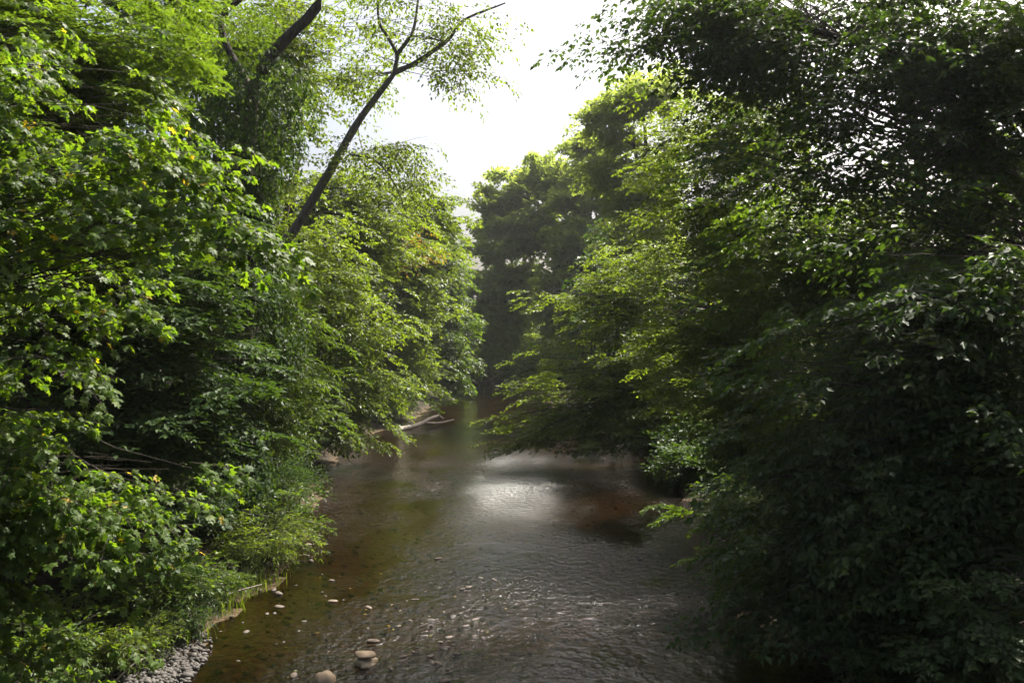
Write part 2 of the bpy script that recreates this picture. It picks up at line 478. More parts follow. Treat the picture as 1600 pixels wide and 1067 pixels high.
def make_spray(r, L=1.2, nside=8, space=.09, size=.11, droop=.22, side_len=.5, ang=50, pitch=.3, jit=.35, rows=2):
    """leaf frames of one flat leafy frond: P, X (leaf direction), N, S and its twigs"""
    P, X, N, S = [], [], [], []
    twigs = []
    def axis_pt(t): return np.array([L * t, 0.06 * L * math.sin(t * 3), -droop * L * t * t])
    def add(p, d, s):
        d = d + np.array([0, 0, -pitch * (0.5 + r.random())]) + r.normal(0, .15, 3)
        n = np.array([0, 0, 1.0]) + r.normal(0, jit, 3)
        P.append(p); X.append(d / np.linalg.norm(d)); N.append(n); S.append(s)
    def run(p0, d, ln):
        k = max(2, int(ln / space))
        up = 1
        for i in range(k):
            t = (i + .6) / k
            p = p0 + d * ln * t + np.array([0, 0, -droop * ln * t * t * .7])
            for q in range(rows):
                up = -up
                a = math.radians(up * (38 + 25 * r.random()))
                c, s_ = math.cos(a), math.sin(a)
                dd = np.array([d[0] * c - d[1] * s_, d[0] * s_ + d[1] * c, d[2]])
                add(p + r.normal(0, .012, 3), dd, size * (0.5 + .8 * r.random()))
        add(p0 + d * ln + np.array([0, 0, -droop * ln * .7]), d, size)
        twigs.append((p0, p0 + d * ln + np.array([0, 0, -droop * ln * .7])))
    sgn = 1
    for i in range(nside):
        t = .1 + .82 * (i + .3 * r.random()) / nside
        sgn = -sgn
        a = math.radians(sgn * (ang + 18 * (r.random() - .5)))
        d = np.array([math.cos(a), math.sin(a), .12 * r.normal()])
        run(axis_pt(t), d, L * side_len * (1 - .55 * t) * (.75 + .5 * r.random()))
    d = axis_pt(1) - axis_pt(.8)
    run(axis_pt(.75), d / np.linalg.norm(d), L * .3)
    twigs.append((axis_pt(0), axis_pt(.5))); twigs.append((axis_pt(.5), axis_pt(1)))
    return np.array(P), np.array(X), nrm(np.array(N)), np.array(S), np.array(twigs)


def spray_set(seed, n=5, **kw):
    r = np.random.default_rng(seed)
    return [make_spray(r, **kw) for _ in range(n)]


SPRAYS = {
    'maple':   ('maple', spray_set(1, 5, L=1.1, nside=5, space=.15, size=.165, droop=.25, side_len=.5, jit=.45, pitch=.55, rows=2)),
    'beech':   ('simple', spray_set(2, 5, L=1.3, nside=9, space=.102, size=.122, droop=.16, side_len=.5, jit=.25, pitch=.12)),
    'beechfar': ('simple', spray_set(3, 5, L=1.5, nside=8, space=.172, size=.19, droop=.18, side_len=.5, jit=.35, pitch=.18)),
    'bigleaf': ('simple', spray_set(13, 5, L=1.4, nside=6, space=.18, size=.21, droop=.2, side_len=.5, jit=.55, pitch=.3)),
    'locust':  ('narrow', spray_set(4, 5, L=1.3, nside=8, space=.105, size=.15, droop=.35, side_len=.45, jit=.4, pitch=.3)),
    'locustfar': ('simple', spray_set(5, 5, L=1.5, nside=7, space=.18, size=.21, droop=.3, side_len=.5, jit=.45, pitch=.3)),
    'oakfar':  ('simple', spray_set(6, 5, L=1.5, nside=6, space=.36, size=.43, droop=.12, side_len=.55, jit=.6, pitch=.2, ang=60)),
    'vine':    ('simple', spray_set(7, 5, L=.8, nside=6, space=.1, size=.13, droop=.7, side_len=.5, jit=.5, pitch=.6)),
    'shrub':   ('simple', spray_set(8, 5, L=.7, nside=6, space=.084, size=.1, droop=.25, side_len=.5, jit=.5, pitch=.1)),
    'herb':    ('narrow', spray_set(9, 5, L=.55, nside=6, space=.06, size=.10, droop=.35, side_len=.4, jit=.4, pitch=.1)),
    'mass':    ('simple', spray_set(10, 5, L=2.4, nside=7, space=.46, size=.72, droop=.2, side_len=.5, jit=.7, pitch=.3)),
    'sparse':  ('simple', spray_set(12, 5, L=1.3, nside=5, space=.17, size=.15, droop=.45, side_len=.5, jit=.6, pitch=.5, rows=1)),
}


def leaves_from_sprays(kind, pos, head, up, scale, lscale=1.0, twig_r=0.0):
    """returns leaf frames P,X,N,S for all sprays (+ twig paths)"""
    leaf, variants = SPRAYS[kind]
    Xs = nrm(head); Ys = nrm(np.cross(up, Xs)); Zs = np.cross(Xs, Ys)
    R = np.stack([Xs, Ys, Zs], 1)                      # rows = axes
    var = rng.integers(0, len(variants), len(pos))
    oP, oX, oN, oS, tw = [], [], [], [], []
    for k, (P, X, N, S, T) in enumerate(variants):
        m = np.where(var == k)[0]
        if not len(m): continue
        flip = np.where(rng.random(len(m)) < .5, -1.0, 1.0)
        Rm = R[m]
        def rot(A, f=True):
            A2 = np.repeat(A[None], len(m), 0).copy()
            A2[:, :, 1] *= flip[:, None]
            return np.einsum('sli,sij->slj', A2, Rm)
        oP.append((pos[m][:, None] + rot(P) * scale[m][:, None, None]).reshape(-1, 3))
        oX.append(rot(X).reshape(-1, 3)); oN.append(rot(N).reshape(-1, 3))
        oS.append((S[None] * (0.55 + .45 * scale[m])[:, None] * lscale).ravel())
        if twig_r:
            t = T.reshape(-1, 3)
            tw.append((pos[m][:, None] + rot(t) * scale[m][:, None, None]).reshape(-1, 2, 3))
    return np.concatenate(oP), np.concatenate(oX), np.concatenate(oN), np.concatenate(oS), (np.concatenate(tw) if tw else None)


def leaf_geometry(leaf, P, X, N, S):
    lv, lp = LEAF[leaf]
    Y = nrm(np.cross(N, X)); Z = np.cross(X, Y)
    fl = 0.85 + .3 * rng.random((len(P), 1, 1))
    V = (P[:, None] + S[:, None, None] * (lv[None, :, 0:1] * X[:, None] + lv[None, :, 1:2] * fl * Y[:, None]
         + lv[None, :, 2:3] * (rng.random((len(P), 1, 1)) * 2.2) * Z[:, None]))
    nv = len(lv)
    off = (np.arange(len(P)) * nv)[:, None, None]
    polys = [(p[None] + off).reshape(-1, p.shape[1]) for p in lp]
    tint = np.repeat(np.clip(rng.normal(.45, .24, len(P)), 0, .955) + (rng.random(len(P)) < .03) * rng.random(len(P)) * .6, nv)
    return V.reshape(-1, 3), polys, np.clip(tint, 0, 1)


def blob(px, py, D, rx, ry, rd, n):
    """crown region: centre on pixel (px,py) at distance D, half sizes rx, ry in pixels and rd metres in depth"""
    return at(px, py, D), np.array([rx / FPX * D, rd, ry / FPX * D]), n


def sample_blob(c, r, n, shell=.35):
    d = nrm(rng.normal(size=(n, 3)))
    u = rng.random(n) ** shell
    return c + d * r * u[:, None]


def grow(trunk, blobs, ns=9, spread=1.0, scale=(.8, 1.2), rise=.35, first=.3, shell=.4, flat=.25, downtilt=.1, tmin=.35, gap=.4, gscale=1.0, upj=.22, iso=False, brad=1.0):
    """branches from the trunk line to points in the crown regions, and the leafy sprays carried by each branch"""
    tg = np.concatenate([sample_blob(c, r, n, shell) for c, r, n in blobs])
    gz = ground_z(tg[:, 0], tg[:, 1])
    tg[:, 2] = np.maximum(tg[:, 2], np.maximum(gz, 0) + .35)
    hd = np.linalg.norm(tg[:, None, :2] - trunk[None, :, :2], axis=2)
    want = tg[:, 2:3] - rise * hd
    k0 = int(first * (len(trunk) - 1))
    cost = np.abs(trunk[None, k0:, 2] - want[:, k0:]) + .25 * hd[:, k0:]
    cost = cost + rng.random(cost.shape) * (.6 + .25 * hd[:, k0:])
    k = np.argmin(cost, 1) + k0
    st = trunk[k]
    m = 7
    t = np.linspace(0, 1, m)[None, :, None]
    ln = np.linalg.norm(tg - st, axis=1)[:, None, None]
    mid = (st + tg)[:, None] / 2 + np.array([0, 0, 1.0]) * ln * .10 + (rng.normal(size=(len(tg), 1, 3)) * ln * .06)
    path = (1 - t) ** 2 * st[:, None] + 2 * t * (1 - t) * mid + t * t * tg[:, None]
    path = path + rng.normal(size=path.shape) * ln * .026 * (t * (1 - t) * 4)
    rad = np.clip(.004 + .0055 * ln[:, :, 0], .006, .05) * (1 - .85 * t[:, :, 0]) * brad
    # sprays
    B = len(tg)
    ts = tmin + (1 - tmin) * (np.arange(ns)[None] + rng.random((B, ns))) / ns
    ts[:, -1] = 1.0
    f = ts * (m - 1); i0 = np.minimum(f.astype(int), m - 2); fr = (f - i0)[..., None]
    bi = np.arange(B)[:, None]
    pos = path[bi, i0] * (1 - fr) + path[bi, i0 + 1] * fr
    dirv = nrm(path[bi, i0 + 1] - path[bi, i0])
    side = np.where(np.arange(ns)[None] % 2 == 0, 1.0, -1.0) * np.where(rng.random((B, 1)) < .5, 1, -1)
    a = np.radians(side * (48 + 30 * rng.random((B, ns))))
    a[:, -1] *= .15
    c, s = np.cos(a), np.sin(a)
    hx = dirv[..., 0] * c - dirv[..., 1] * s; hy = dirv[..., 0] * s + dirv[..., 1] * c
    hz = dirv[..., 2] * flat - downtilt + rng.normal(size=a.shape) * .12
    head = nrm(np.stack([hx, hy, hz], -1).reshape(-1, 3))
    up = nrm(np.array([0, 0, 1.0]) + rng.normal(size=(B * ns, 3)) * upj)
    sc = (scale[0] + (scale[1] - scale[0]) * rng.random(B * ns)) * (1.15 - .35 * ts.ravel())
    pos = pos.reshape(-1, 3) + rng.normal(size=(B * ns, 3)) * np.array([.12, .12, .08]) * spread
    if gap:
        cl = vnoise(pos[:, 0] * 1.1 / gscale + pos[:, 2] * .37, pos[:, 1] * 1.1 / gscale - pos[:, 2] * .9 / gscale, 31)
        cl = .65 * cl + .35 * vnoise(pos[:, 2] * 2.4 / gscale + pos[:, 1] * .3, pos[:, 0] * .9 / gscale, 32)
        if iso:
            cl = .5 * vnoise(pos[:, 0] / gscale, pos[:, 2] / gscale, 33) + .5 * vnoise(pos[:, 1] / gscale + 7, (pos[:, 2] + pos[:, 0]) * .7 / gscale, 34)
        keep = cl > gap
        pos, head, up, sc = pos[keep], head[keep], up[keep], sc[keep]
    return path, rad, pos, head, up, sc


LEAF_PART_COUNT = 300
TRI = [0]


def build_crown(root, base, kind, mat, path, rad, pos, head, up, sc, bark, lscale=1.0, twig_r=0.0, single=0, name='crown', maxd=None):
    P, X, N, S, tw = leaves_from_sprays(kind, pos, head, up, sc, lscale, twig_r)
    g = np.maximum(ground_z(P[:, 0], P[:, 1]), 0.0) + .05
    ok = P[:, 2] > g
    P, X, N, S = P[ok], X[ok], N[ok], S[ok]
    leaf = SPRAYS[kind][0]
    if single:
        # the leaves that show largest become parts of their own
        dep = P[:, 1]
        px = 800 + P[:, 0] / dep * FPX; py = 533.5 - (P[:, 2] - CAM_H) / dep * FPX
        vis = (px > 4) & (px < 1596) & (py > 4) & (py < 1062) & (dep > 3)
        face = np.abs((nrm(P - np.array([0, 0, CAM_H])) * N).sum(1))
        score = np.where(vis, S / dep * (.4 + face) * (1 + .12 * (-dep)), -1e9)
        pick = np.argsort(-score)[:single]
        big = np.zeros(len(P), bool); big[pick] = True
        big &= vis
        lv, lp = LEAF[leaf]
        meshes = []
        for k in range(6):
            v = lv.copy(); v[:, 2] *= .4 + .5 * k; v[:, 1] *= .9 + .05 * k
            meshes.append(np_mesh('leaf', v, lp, mat, False, np.full(len(v), (.25, .4, .5, .6, .75, .9)[k])))
        for i in np.where(big)[0]:
            o = bpy.data.objects.new('leaf', meshes[int(rng.integers(0, 6))])
            y = np.cross(N[i], X[i]); y /= np.linalg.norm(y); z = np.cross(X[i], y)
            M = Matrix(((X[i][0], y[0], z[0], 0), (X[i][1], y[1], z[1], 0), (X[i][2], y[2], z[2], 0), (0, 0, 0, 1)))
            M = Matrix.Translation(Vector(P[i] - base)) @ M @ Matrix.Scale(float(S[i]), 4)
            link(o, root)
            o.matrix_basis = M
        P, X, N, S = P[~big], X[~big], N[~big], S[~big]
    LV, lpolys, tint = leaf_geometry(leaf, P, X, N, S)
    TV, tq = tubes(path, rad, 3 if len(path) > 60 else 4)
    parts_v = [LV, TV]; polys = list(lpolys); midx = [0] * len(lpolys); sm = [0] * len(lpolys)
    polys.append(tq + len(LV)); midx.append(1); sm.append(1)
    if tw is not None:
        WV, wq_ = tubes(tw, np.repeat(np.array([[1.0, .45]]) * twig_r, len(tw), 0), 3)
        polys.append(wq_ + len(LV) + len(TV)); midx.append(1); sm.append(1); parts_v.append(WV)
    V = np.concatenate(parts_v)
    tint = np.concatenate([tint, np.zeros(len(V) - len(LV))])
    me = np_mesh(name, V - base, polys, [mat, bark], sm, tint, midx)
    TRI[0] += sum(len(p) * (p.shape[1] - 2) for p in polys)
    o = link(bpy.data.objects.new(name, me), root)
    o['kind'] = 'stuff'
    return o


def tree(name, label, trunk, r0, r1, blobs, kind, mat, bark=None, group=None, cat='tree', limbs=(), lscale=1.0, twig_r=0.0, single=0, sides=10, **kw):
    bark = bark or M_BARK
    tp = np.array(trunk, float)
    base = tp[0].copy()
    root = empty(name, base)
    tag(root, label, cat, group)
    tp[0, 2] -= .25
    me, line = limb_mesh('trunk', tp, r0, r1, bark, base, sides, 26, flare=.7)
    link(bpy.data.objects.new('trunk', me), root)
    lines = [line]
    for pts, a, b in limbs:
        lm, ll = limb_mesh('limb', np.array(pts, float), a, b, bark, base, 7, 18)
        link(bpy.data.objects.new('limb', lm), root)
        lines.append(ll)
    if blobs:
        path, rad, pos, head, up, sc = grow(np.concatenate(lines), blobs, **kw)
        build_crown(root, base, kind, mat, path, rad, pos, head, up, sc, bark, lscale, twig_r, single)
    return root


def foot(x, y):
    return np.array((x, y, float(ground_z(x, y))))


def shrub(name, label, x, y, r, h, kind, mat, n=26, ns=5, cat='shrub', group=None, lscale=1.0, single=0, scale=(.7, 1.1), lean=(0, 0)):
    base = foot(x, y)
    root = empty(name, base)
    tag(root, label, cat, group)
    d = rng.random((n, 1)) * 2 * np.pi
    rr = r * np.sqrt(rng.random((n, 1)))
    tip = base + np.concatenate([rr * np.cos(d) + lean[0], rr * np.sin(d) + lean[1], h * (1 - .45 * (rr / r) ** 2) * (.55 + .5 * rng.random((n, 1)))], 1)
    st = base + np.concatenate([.15 * r * np.cos(d), .15 * r * np.sin(d), 0 * d - .03], 1)
    t = np.linspace(0, 1, 6)[None, :, None]
    mid = st * .5 + tip * .5 + np.array([0, 0, .25 * h])
    path = (1 - t) ** 2 * st[:, None] + 2 * t * (1 - t) * mid[:, None] + t * t * tip[:, None]
    rad = np.repeat(np.linspace(.016, .005, 6)[None], n, 0)
    ts = np.linspace(.3, 1, ns)
    pos, head = [], []
    for k, u in enumerate(ts):
        p = (1 - u) ** 2 * st + 2 * u * (1 - u) * mid + u * u * tip
        a = d[:, 0] + rng.normal(0, 1.1, n)
        pos.append(p); head.append(np.stack([np.cos(a), np.sin(a), .15 + .3 * rng.normal(size=n)], -1))
    pos = np.concatenate(pos); head = nrm(np.concatenate(head))
    up = nrm(np.array([0, 0, 1.0]) + rng.normal(size=pos.shape) * .3)
    sc = scale[0] + (scale[1] - scale[0]) * rng.random(len(pos))
    build_crown(root, base, kind, mat, path, rad, pos, head, up, sc, M_BARK, lscale, 0.004 if y < 23.5 and x < 0 else 0.0, single, name='foliage')
    return root


# ------------------------------------------------------------------ trees of the left bank
G_L = 'trees along the left bank'
G_R = 'trees along the right bank'
B = blob
tree('maple', 'near maple with big sunlit yellow-green leaves reaching in from upper left',
     [foot(-9.6, 10.5), (-9.3, 10.4, 6), (-9.0, 10.2, 11), (-8.8, 10, 15)], .24, .1,
     [B(110, 90, 11, 120, 110, 1.2, 8), B(230, 200, 9.5, 110, 140, .9, 22), B(270, 320, 9.3, 140, 70, .8, 20), B(365, 375, 9, 60, 50, .5, 12), B(300, 250, 9.3, 50, 40, .5, 7), B(90, 330, 10.5, 120, 80, 1.2, 7), B(180, 470, 10.2, 80, 80, .8, 9)],
     'maple', M_MAPLE, group=G_L, twig_r=.004, single=300, ns=8, scale=(.55, .85), rise=.25, lscale=.74, gap=.44, brad=.5, shell=.5, tmin=.3, spread=1.5, downtilt=.2)
tree('maple', 'low maple sapling drooping over the bank at lower left',
     [foot(-8.4, 9.6), (-8.2, 9.6, 4), (-8.0, 9.5, 6.6)], .1, .03,
     [B(50, 480, 9, 60, 50, .5, 6), B(60, 600, 9.4, 110, 70, .9, 14), B(100, 680, 9.4, 120, 50, .8, 10), B(230, 725, 9, 75, 30, .5, 6), B(150, 790, 9.5, 150, 60, .8, 16), B(60, 880, 9.2, 130, 90, .9, 14), B(240, 840, 9.6, 60, 40, .5, 5), B(40, 1000, 9, 90, 80, .8, 9)],
     'maple', M_MAPLE, group=G_L, twig_r=.004, single=300, ns=7, scale=(.55, .85), rise=.1, shell=.5, tmin=.3, lscale=.72, downtilt=.2, gap=.42, brad=.5)
tree('broadleaf_tree', 'tall fine leaved sunlit tree at the upper left edge of the view',
     [foot(-11.5, 15), (-11.3, 15, 6), (-11, 15, 11), (-10.8, 15, 14)], .26, .1,
     [B(90, 110, 15, 190, 170, 2, 60), B(60, 340, 15, 160, 110, 1.6, 40), B(230, 60, 16, 90, 90, 1.6, 24)],
     'beech', M_MID, group=G_L, ns=7, first=.2, lscale=1.15, scale=(.7, 1.1), downtilt=.2)
vt = tree('vine_clad_tree', 'dark tall trunk wrapped in hanging vines behind the near maple',
     [foot(-8.0, 22), at(385, 500, 22), at(384, 300, 22), at(388, 200, 22), at(404, 125, 22), at(442, 66, 22), at(500, 0, 22), at(530, -110, 22)], .27, .11,
     [B(560, -130, 22, 110, 70, 2, 12), B(330, 60, 23, 90, 70, 2, 20), B(420, 180, 23, 70, 60, 1.5, 12)],
     'locust', M_MID, group=G_L, ns=6, limbs=[([at(395, 150, 22), at(345, 40, 22.5), at(385, -10, 22.5)], .12, .06)], first=.45)
base = foot(-8.0, 22)
n = 700
zz = at(0, 80, 22)[2] - (at(0, 80, 22)[2] - 1.5) * rng.random(n)
aa = rng.random(n) * 2 * np.pi
rr = (.45 + .75 * rng.random(n)) * (.8 + .5 * np.sin(zz * 1.1))
vx = np.interp(zz, [1, 6, 10.2, 12.5, 13.7], [-8.0, -7.4, -7.35, -7.2, -6.9])
pos = np.stack([vx + rr * np.cos(aa), 22 + rr * np.sin(aa), zz], -1)
head = nrm(np.stack([np.cos(aa), np.sin(aa), -.7 + 0 * aa], -1))
up = nrm(np.stack([np.cos(aa) * .6, np.sin(aa) * .6, 1 + 0 * aa], -1))
pth = np.stack([np.stack([np.interp(z_, [1, 6, 10.2, 12.5, 13.7], [-8, -7.4, -7.35, -7.2, -6.9]) + .4 * np.cos(np.arange(9) * .9 + k), 22 + .4 * np.sin(np.arange(9) * .9 + k), z_], -1) for k in range(5) for z_ in [np.linspace(1, 12.5, 9)]])
build_crown(vt, base, 'vine', M_DARK, pth, np.full(pth.shape[:2], .03), pos, head, up, .8 + .6 * rng.random(n), M_BARK, name='vine')

tree('leaning_tree', 'slender bare trunk leaning out over the creek and forking against the white sky',
     [foot(-11.4, 30), at(425, 420, 30), at(462, 358, 30), at(510, 275, 30), at(552, 205, 30), at(590, 148, 30), at(618, 112, 30)], .23, .09,
     [B(580, 40, 30, 70, 50, 2, 10), B(670, 30, 30, 70, 45, 2, 9), B(745, 45, 30, 70, 55, 1.8, 12), B(765, 105, 30, 45, 55, 1.4, 4), B(700, 110, 30, 50, 40, 1.2, 4), B(600, 235, 30, 80, 50, 1.8, 16), B(645, 285, 29.6, 48, 70, 1.5, 13), B(530, 140, 31, 50, 70, 1.5, 10), B(620, -60, 30, 150, 60, 2, 12)],
     'sparse', M_LIGHT, M_BARKL, group=G_L, limbs=[
         ([at(616, 116, 30), at(620, 85, 30), at(607, 60, 30), at(592, 30, 30), at(590, -60, 30)], .09, .04),
         ([at(620, 86, 30), at(645, 50, 30), at(652, 10, 30.3), at(665, -60, 30.5)], .08, .03),
         ([at(616, 114, 30), at(655, 95, 30), at(700, 62, 30), at(728, 30, 30), at(790, 5, 30)], .11, .03),
         ([at(548, 242, 30), at(585, 250, 29.6), at(615, 285, 29.4), at(636, 335, 29.3)], .05, .015)],
     ns=7, first=.55, scale=(.7, 1.15), tmin=.3, rise=.2, lscale=1.05, gap=.40)
tree('tall_locust', 'tall feathery light green tree behind the vine clad trunk with sky between its leaves',
     [foot(-15, 36), (-14.5, 36, 9), (-13.6, 36, 16), (-12.8, 36, 22)], .3, .12,
     [B(300, 60, 36, 110, 90, 3, 40), B(450, 120, 35, 110, 110, 3, 50), B(540, 60, 36, 90, 70, 2.5, 22), B(430, 260, 35, 90, 60, 2.5, 26), B(160, 120, 36, 120, 150, 3, 36), B(420, -40, 36, 200, 60, 3, 24)],
     'locustfar', M_LIGHT, group=G_L, ns=7, first=.4, lscale=1.0)
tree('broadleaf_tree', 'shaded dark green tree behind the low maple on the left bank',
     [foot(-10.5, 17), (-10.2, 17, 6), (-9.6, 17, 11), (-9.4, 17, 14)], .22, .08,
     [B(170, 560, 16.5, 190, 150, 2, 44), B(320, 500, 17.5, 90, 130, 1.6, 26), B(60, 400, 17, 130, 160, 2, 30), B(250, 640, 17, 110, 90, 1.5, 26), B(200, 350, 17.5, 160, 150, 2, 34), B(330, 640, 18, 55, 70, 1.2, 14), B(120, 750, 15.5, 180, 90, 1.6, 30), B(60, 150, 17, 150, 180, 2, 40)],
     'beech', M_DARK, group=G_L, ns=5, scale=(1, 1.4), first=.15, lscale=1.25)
tree('broadleaf_tree', 'mid green tree beside the bank shrub with branches hanging towards the water',
     [foot(-9.6, 24.5), (-9.3, 24.5, 5), (-8.8, 24.5, 9), (-8.5, 24.5, 12)], .22, .08,
     [B(420, 560, 24, 90, 110, 2.2, 40), B(340, 660, 23, 80, 90, 1.6, 30), B(470, 640, 25, 70, 80, 1.8, 28), B(370, 430, 24, 80, 90, 2, 26), B(450, 430, 25, 60, 80, 2, 18), B(380, 740, 23.5, 60, 35, 1.4, 16)],
     'locust', M_MID, group=G_L, ns=7, first=.1, lscale=1.15)
tree('broadleaf_tree', 'sunlit yellow-green tree leaning over the water before the driftwood log',
     [foot(-12.2, 38), (-11.8, 38, 6), (-11, 38, 11), (-10.5, 38, 14)], .26, .1,
     [B(560, 520, 38, 90, 110, 2.5, 60), B(500, 640, 36, 60, 80, 2, 34), B(590, 620, 39, 60, 60, 2, 30), B(520, 400, 38, 80, 80, 2.5, 36), B(570, 680, 38, 50, 20, 1.5, 12)],
     'locustfar', M_LIGHT, group=G_L, ns=7, first=.15, downtilt=.2)
tree('broadleaf_tree', 'bright green rounded tree standing below the leaning trunk',
     [foot(-14, 47), (-13.5, 47, 8), (-13, 47, 14), (-12.5, 47, 17)], .28, .1,
     [B(580, 400, 47, 90, 90, 3, 60), B(500, 340, 48, 90, 70, 3, 40), B(640, 350, 49, 60, 70, 3, 34), B(580, 300, 50, 80, 50, 2.5, 26)],
     'locustfar', M_LIGHT, group=G_L, ns=7, first=.2, lscale=1.1)
tree('broadleaf_tree', 'pale green tree with a few orange leaves at the far end of the left bank',
     [foot(-11.5, 62), (-11, 62, 7), (-10.5, 62, 14), (-10.2, 62, 19)], .28, .1,
     [B(650, 470, 61, 75, 110, 3.5, 70), B(690, 380, 64, 45, 90, 3, 36), B(640, 590, 60, 50, 50, 2.5, 26), B(620, 370, 63, 60, 80, 3, 30)],
     'locustfar', M_LIGHT, group=G_L, ns=7, first=.15, lscale=1.35, scale=(1, 1.5))
tree('willow_tree', 'drooping tree at the bend trailing its branches towards the far water',
     [foot(-10.5, 84), (-10, 84, 8), (-9.4, 84, 14), (-9.2, 84, 19)], .3, .1,
     [B(700, 500, 83, 45, 85, 4, 50), B(715, 560, 82, 32, 45, 3, 24), B(695, 400, 86, 35, 80, 3.5, 30)],
     'locustfar', M_MID, group=G_L, ns=7, first=.15, lscale=1.7, scale=(1.2, 1.8), downtilt=.45)
tree('young_tree', 'small orange tinged young tree amid the pale left bank crowns',
     [foot(-10.4, 57), (-9.7, 57, 6), at(655, 420, 56.5), at(658, 370, 56.5)], .1, .04,
     [B(655, 390, 56.5, 22, 38, .8, 12)],
     'sparse', M_AUTUMN, group=G_L, ns=5, first=.5, lscale=1.3)

# ------------------------------------------------------------------ far trees closing the view at the bend
G_C = 'big trees at the bend'
OAK = dict(group=G_C, ns=9, first=.3, scale=(.95, 1.55), lscale=1.25, gap=.35, gscale=1.8, iso=True, upj=.9, flat=.8, downtilt=0, tmin=.55, shell=.3)
tree('oak_tree', 'far hazy oak with a broad dull green crown closing the creek view',
     [foot(1.5, 120), (1.6, 120, 9), (2.0, 120, 20), (2.6, 120, 20)], .55, .2,
     [B(850, 275, 119, 50, 32, 4, 26), B(775, 318, 118, 42, 28, 4, 20), B(790, 300, 118, 40, 32, 4, 24), B(865, 300, 117, 38, 36, 4, 24), B(760, 345, 118, 36, 34, 4, 22), B(815, 350, 115, 42, 34, 4, 24), B(750, 400, 117, 34, 36, 4, 22), B(800, 405, 115, 38, 32, 4, 19), B(850, 370, 114, 38, 36, 4, 24), B(765, 450, 116, 40, 34, 4, 22), B(830, 455, 116, 44, 34, 4, 19), B(760, 510, 116, 34, 36, 4, 22), B(810, 515, 116, 40, 36, 4, 19), B(785, 560, 117, 50, 26, 3, 22)],
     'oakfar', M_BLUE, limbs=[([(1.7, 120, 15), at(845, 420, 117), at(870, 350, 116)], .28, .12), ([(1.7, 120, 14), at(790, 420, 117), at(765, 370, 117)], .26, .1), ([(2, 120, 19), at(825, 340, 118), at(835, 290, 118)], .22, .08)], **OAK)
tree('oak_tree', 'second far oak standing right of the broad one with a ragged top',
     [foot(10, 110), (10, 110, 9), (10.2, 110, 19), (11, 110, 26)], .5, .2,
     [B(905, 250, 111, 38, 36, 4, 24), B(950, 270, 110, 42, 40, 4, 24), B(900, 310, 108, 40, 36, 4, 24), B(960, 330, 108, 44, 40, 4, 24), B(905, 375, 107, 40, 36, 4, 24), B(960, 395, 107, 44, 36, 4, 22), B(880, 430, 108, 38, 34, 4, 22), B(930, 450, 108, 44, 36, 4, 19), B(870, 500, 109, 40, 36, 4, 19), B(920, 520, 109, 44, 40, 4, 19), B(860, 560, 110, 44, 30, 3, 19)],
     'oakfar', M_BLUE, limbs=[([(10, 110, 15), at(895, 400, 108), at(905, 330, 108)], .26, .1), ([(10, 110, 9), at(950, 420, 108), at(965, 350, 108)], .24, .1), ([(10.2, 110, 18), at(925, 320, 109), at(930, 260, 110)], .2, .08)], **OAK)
tree('feathery_tree', 'tall pale feathery tree rising between the sky gap and the right canopy',
     [foot(13, 70), (12.6, 70, 9), (12, 70, 18), (11.6, 70, 26)], .36, .14,
     [B(965, 180, 70, 58, 55, 4, 46), B(1000, 270, 68, 60, 80, 4, 44), B(940, 260, 70, 45, 40, 3, 20), B(1030, 160, 70, 60, 80, 4, 34), B(1000, 380, 68, 60, 70, 4, 36)],
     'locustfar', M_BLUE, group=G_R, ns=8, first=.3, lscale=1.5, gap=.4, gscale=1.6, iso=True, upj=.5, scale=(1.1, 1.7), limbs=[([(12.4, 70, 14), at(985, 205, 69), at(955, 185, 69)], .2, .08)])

# ------------------------------------------------------------------ trees of the right bank
tree('beech_tree', 'layered bright green beech stretching flat branches over the water',
     [foot(10.5, 40), (10.2, 40, 6), (9.6, 40, 11), (9.2, 40, 15)], .28, .1,
     [B(900, 480, 40, 90, 60, 2.5, 40), B(880, 600, 39, 95, 60, 2.2, 44), B(840, 668, 38.5, 85, 32, 1.6, 36), B(928, 695, 37, 20, 25, .7, 8), B(820, 690, 38, 50, 14, 1, 10), B(960, 640, 38, 60, 60, 1.6, 24), B(980, 560, 40, 70, 100, 2.5, 40), B(960, 420, 41, 70, 50, 2.5, 24), B(1010, 660, 39, 60, 40, 2, 20)],
     'beechfar', M_LIGHT, group=G_R, ns=7, first=.08, rise=.18, flat=.15, downtilt=.08, lscale=.95)
tree('beech_tree', 'mid green beech behind the near canopy with sunlit leaf edges',
     [foot(12, 30), (11.6, 30, 7), (11, 30, 13), (10.6, 30, 18)], .3, .1,
     [B(1080, 420, 29, 90, 110, 2.5, 60), B(1060, 560, 29, 80, 90, 2.2, 44), B(1120, 250, 29, 110, 120, 2.5, 64), B(1050, 220, 30, 60, 80, 2, 26), B(1180, 500, 28, 100, 140, 2.5, 54), B(1130, 650, 28, 70, 45, 2, 24), B(1040, 330, 30, 50, 70, 2, 20)],
     'beechfar', M_LIGHT, group=G_R, ns=7, first=.08, rise=.2, flat=.15, downtilt=.1, lscale=.85)
